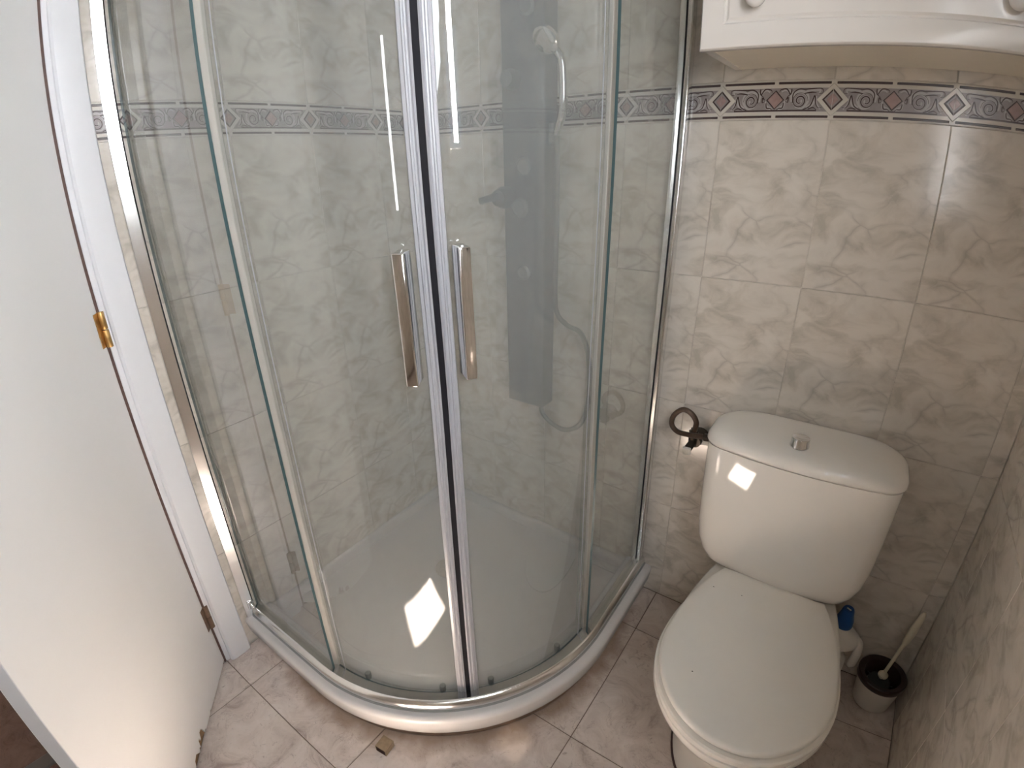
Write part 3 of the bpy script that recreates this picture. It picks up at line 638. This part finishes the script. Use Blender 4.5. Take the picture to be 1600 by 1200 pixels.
# cistern: plan section rounded, bowed front, narrowing with rounded lower corners
def plan(hw, yb, yfs, bow, rb, n=20, rf=0.045):
    """back straight, rounded corners, front bowed"""
    P = []
    def arc(cx_, cy_, r, a0, a1, k=7):
        for i in range(k + 1):
            a = a0 + (a1 - a0) * i / k; P.append((cx_ + r * math.cos(a), cy_ + r * math.sin(a)))
    arc(hw - rb, yb - rb, rb, 0, PI / 2)
    arc(-hw + rb, yb - rb, rb, PI / 2, PI)
    arc(-hw + rf, yfs + rf, rf, PI, 1.5 * PI - 0.25)
    for i in range(1, n):
        t = -1 + 2 * i / n; P.append((t * (hw - rf * 1.05), yfs - bow * (1 - t * t) ** 0.8 - 0.0))
    arc(hw - rf, yfs + rf, rf, 1.5 * PI + 0.25, 2 * PI)
    return P
cist = [(0.120, -0.150, 0.010, 0.355), (0.140, -0.159, 0.012, 0.3562), (0.155, -0.166, 0.014, 0.3600), (0.166, -0.171, 0.015, 0.370), (0.179, -0.177, 0.016, 0.395), (0.189, -0.181, 0.016, 0.43), (0.194, -0.184, 0.016, 0.48), (0.1965, -0.187, 0.016, 0.56), (0.198, -0.190, 0.016, 0.66), (0.1985, -0.191, 0.016, 0.714)]
b_ = bmesh.new(); rings(b_, [[Vector((x + tc - 0.011, y, z)) - TO for x, y in plan(hw + 0.0095, -0.012, yf, bw, 0.045)] for hw, yf, bw, z in cist]); fixn(b_); ci = auto(link('cistern', b_, 'ceramic', toi), 60)
lidp = [(0.196, -0.188, 0.016, 0.7165), (0.2015, -0.194, 0.017, 0.718), (0.203, -0.196, 0.018, 0.724), (0.2015, -0.194, 0.018, 0.736), (0.197, -0.188, 0.018, 0.744), (0.188, -0.176, 0.018, 0.7495), (0.172, -0.158, 0.016, 0.7535), (0.12, -0.125, 0.012, 0.7565), (0.05, -0.09, 0.004, 0.7575)]
b_ = bmesh.new(); rings(b_, [[Vector((x + tc - 0.011, y, z)) - TO for x, y in plan(hw + 0.0095, -0.012 - (0.203 - hw) * 0.16, yf, bw, min(0.075, hw * 0.4), rf=min(0.05, hw * 0.4))] for hw, yf, bw, z in lidp]); fixn(b_); li = auto(link('cistern_lid', b_, 'ceramic', toi), 60)
b_ = bmesh.new(); lathe(b_, [(0.0205, -0.004), (0.0205, 0.001), (0.0192, 0.003), (0.0192, 0.017), (0.0182, 0.0195), (0.016, 0.0185), (0.004, 0.0170)], 36); fixn(b_); auto(link('flush_button', b_, 'chrome', li, tuple(Vector((1.268, -0.152, 0.757)) - TO)), 40)
# tiny illegible dark maker's mark on the lid
b_ = bmesh.new()
for i in range(5): box(b_, (-0.010 + i * 0.0042, -0.0012 + 0.0004 * (i % 2), 0), (-0.0075 + i * 0.0042, 0.0012 + 0.0005 * (i % 2), 0.0004))
mk = link('printed_mark', b_, 'soot', li, tuple(Vector((1.443, -0.078, 0.7507)) - TO), rot=(0.05, 0.10, -0.1)); mk['label'] = 'tiny dark printed mark'
for (x, y) in ((1.197, -0.530), (1.232, -0.262), (1.166, -0.270)):
    b_ = bmesh.new(); lathe(b_, [(0.0016, 0), (0.0012, 0.0003)], 8); link('speck', b_, 'soot', toi, tuple(Vector((x, y, 0.3763)) - TO))

# stop valve and flexible supply hose
va_ = tag(empty('stop_valve', (1.010, -0.003, 0.632)), 'tarnished stop valve with looped brown hose beside the cistern', 'valve')
VO = Vector((1.010, -0.003, 0.632))
def vrel(pts): return [Vector(q) - VO for q in pts]
b_ = bmesh.new(); lathe(b_, [(0.027, 0.0), (0.026, 0.004), (0.018, 0.009), (0.011, 0.012)], 24); fixn(b_); auto(link('wall_rose', b_, 'nut', va_, (0.008, 0, 0), rot=(PI / 2, 0, 0)))
b_ = bmesh.new(); tube(b_, vrel([(1.018, -0.010, 0.632), (1.016, -0.050, 0.634)]), 0.0165, 16); tube(b_, vrel([(1.012, -0.045, 0.622), (1.010, -0.045, 0.664)]), 0.0125, 14); auto(link('body', b_, 'nut', va_))
b_ = bmesh.new(); tube(b_, vrel([(1.012, -0.052, 0.632), (1.007, -0.070, 0.620)]), 0.0105, 12); auto(link('spindle', b_, 'nut', va_))
b_ = bmesh.new(); box(b_, (-0.0105, -0.004, -0.014), (0.0105, 0.004, 0.014), 0.002, 2); auto(link('handle', b_, 'white', va_, tuple(Vector((1.006, -0.074, 0.615)) - VO), rot=(0.5, 0, 0.1)))
b_ = bmesh.new(); box(b_, (-0.009, -0.002, -0.010), (0.009, 0.002, 0.010), 0.001, 1); auto(link('pipe_plate', b_, 'white', va_, tuple(Vector((1.040, -0.030, 0.632)) - VO)))
hp = [(1.010, -0.045, 0.660), (1.0155, -0.055, 0.697), (1.001, -0.060, 0.722), (0.977, -0.060, 0.727), (0.956, -0.060, 0.703), (0.954, -0.062, 0.676), (0.973, -0.068, 0.662), (1.006, -0.080, 0.668), (1.040, -0.098, 0.682), (1.064, -0.105, 0.688)]
b_ = bmesh.new(); tube(b_, smooth_path(vrel(hp)), 0.0072, 12); auto(link('hose', b_, 'hose', va_))
b_ = bmesh.new(); tube(b_, vrel([(1.052, -0.101, 0.685), (1.0715, -0.1055, 0.690)]), 0.0105, 6); link('hose_nut', b_, 'nut', va_)
b_ = bmesh.new(); tube(b_, vrel([(1.009, -0.045, 0.655), (1.0105, -0.047, 0.672)]), 0.0085, 6); link('hose_nut', b_, 'nut', va_)

# ---------------------------------------------------------------- brush, holder, bottle, block
bh = tag(empty('toilet_brush_holder', (1.6195, -0.064, 0)), 'white tapered toilet brush pot with dark brown rim in the corner', 'brush holder')
b_ = bmesh.new(); lathe(b_, [(0.047, 0.0015), (0.050, 0.004), (0.0595, 0.085), (0.062, 0.096), (0.0605, 0.096), (0.0485, 0.008)], 40, cap1=True); fixn(b_); auto(link('pot', b_, 'white', bh), 50)
b_ = bmesh.new(); lathe(b_, [(0.0625, 0.092), (0.0645, 0.094), (0.0645, 0.110), (0.062, 0.112), (0.049, 0.1075), (0.046, 0.094), (0.043, 0.020), (0.010, 0.0175)], 40, cap0=False, cap1=False); fixn(b_)
rm = link('rim', b_, 'brown_rim', bh); auto(rm, 50); rm['label'] = 'dark brown rim'; so = rm.modifiers.new('thickness', 'SOLIDIFY'); so.thickness = 0.0015
br = tag(empty('toilet_brush', (1.618, -0.062, 0.020)), 'cream toilet brush leaning in the brown rimmed pot', 'toilet brush')
d0, d1 = Vector((1.620, -0.064, 0.105)), Vector((1.648, -0.050, 0.341)); BR = Vector((1.618, -0.062, 0.020))
ax = (d1 - d0)
def on(t): return d0 + ax * t - BR
b_ = bmesh.new(); tube(b_, [on(-0.05), on(0.10), on(0.45), on(0.50), on(0.56), on(0.66), on(0.78), on(0.90), on(0.97), on(1.0)], [0.0048, 0.0048, 0.0052, 0.0052, 0.0088, 0.0105, 0.0098, 0.0082, 0.0066, 0.0030], 14); auto(link('handle', b_, 'cream', br), 60)
b_ = bmesh.new(); lathe(b_, [(0.006, -0.012), (0.013, -0.008), (0.0135, -0.002), (0.008, 0.004), (0.005, 0.010)], 20); fixn(b_); auto(link('collar', b_, 'cream', br, tuple(on(0.02))))
b_ = bmesh.new(); tube(b_, [on(-0.05), Vector((0, 0, 0.068)), Vector((0, 0, 0.005))], 0.004, 8); lathe(b_, [(0.010, 0.0), (0.030, 0.006), (0.034, 0.03), (0.030, 0.058), (0.008, 0.064)], 24)
for k in range(90):
    a = random.random() * 2 * PI; z = 0.006 + random.random() * 0.052; q = Vector((math.cos(a), math.sin(a), 0))
    tube(b_, [Vector((0, 0, z)) + q * 0.026, Vector((0, 0, z + random.uniform(-0.003, 0.003))) + q * 0.0375], 0.0008, 4)
fixn(b_); link('bristles', b_, 'wheel', br)

bo = tag(empty('cleaner_bottle', (1.490, -0.085, 0)), 'white cleaner bottle with blue cap behind the toilet seat', 'bottle')
def ell(cx_, cy_, a, b, z, n=24): return [(cx_ + a * math.cos(2 * PI * i / n), cy_ + b * math.sin(2 * PI * i / n), z) for i in range(n)]
b_ = bmesh.new(); rings(b_, [ell(-0.012, 0, *q) for q in ((0.034, 0.028, 0.0015), (0.038, 0.031, 0.006), (0.038, 0.031, 0.11), (0.036, 0.030, 0.135))] + [ell(cx_, 0, a, b, z) for cx_, a, b, z in ((-0.018, 0.030, 0.028, 0.150), (-0.018, 0.030, 0.027, 0.168), (-0.004, 0.042, 0.028, 0.186), (-0.002, 0.044, 0.028, 0.206), (-0.004, 0.040, 0.026, 0.222), (-0.010, 0.030, 0.022, 0.236), (-0.013, 0.019, 0.017, 0.244), (-0.013, 0.016, 0.016, 0.250))]); fixn(b_); auto(link('body', b_, 'white', bo), 60)
b_ = bmesh.new(); tube(b_, smooth_path([(0.028, 0, 0.215), (0.040, 0, 0.200), (0.044, 0, 0.165), (0.042, 0, 0.130), (0.038, 0, 0.112)], 5), [0.011] * 17 + [0.009, 0.008, 0.006, 0.003], 12); auto(link('grip', b_, 'white', bo), 60)
b_ = bmesh.new(); lathe(b_, [(0.0215, 0.246), (0.0225, 0.250), (0.0215, 0.268), (0.0165, 0.288), (0.0145, 0.300), (0.0125, 0.304)], 24, (-0.013, 0)); fixn(b_); cp = auto(link('cap', b_, 'blue', bo), 50); cp['label'] = 'blue cap'
b_ = bmesh.new(); box(b_, (-0.006, -0.0025, 0), (0.006, 0.0025, 0.0015), 0.0006, 1); link('cap_tab', b_, 'white', cp, (-0.013, -0.003, 0.3042), rot=(0, 0, -0.5))

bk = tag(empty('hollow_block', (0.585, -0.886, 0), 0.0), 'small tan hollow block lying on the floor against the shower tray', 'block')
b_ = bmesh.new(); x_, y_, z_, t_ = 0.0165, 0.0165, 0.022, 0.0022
o1 = [(-x_, 0.0012), (x_, 0.0012), (x_, z_), (-x_, z_)]; i1 = [(-x_ + t_, 0.0012 + t_), (x_ - t_, 0.0012 + t_), (x_ - t_, z_ - t_), (-x_ + t_, z_ - t_)]
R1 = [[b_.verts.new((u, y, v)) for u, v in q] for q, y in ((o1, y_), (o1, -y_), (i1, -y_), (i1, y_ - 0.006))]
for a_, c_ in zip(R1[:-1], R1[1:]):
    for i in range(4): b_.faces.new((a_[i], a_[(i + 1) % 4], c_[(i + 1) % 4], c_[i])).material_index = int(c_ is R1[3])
b_.faces.new(R1[0]); b_.faces.new(R1[-1][::-1]).material_index = 1; fixn(b_); link('shell', b_, ['tan', 'gap'], bk, rot=(0, 0, 0.12))  # inner faces coloured dark to stand for shade in the hollow
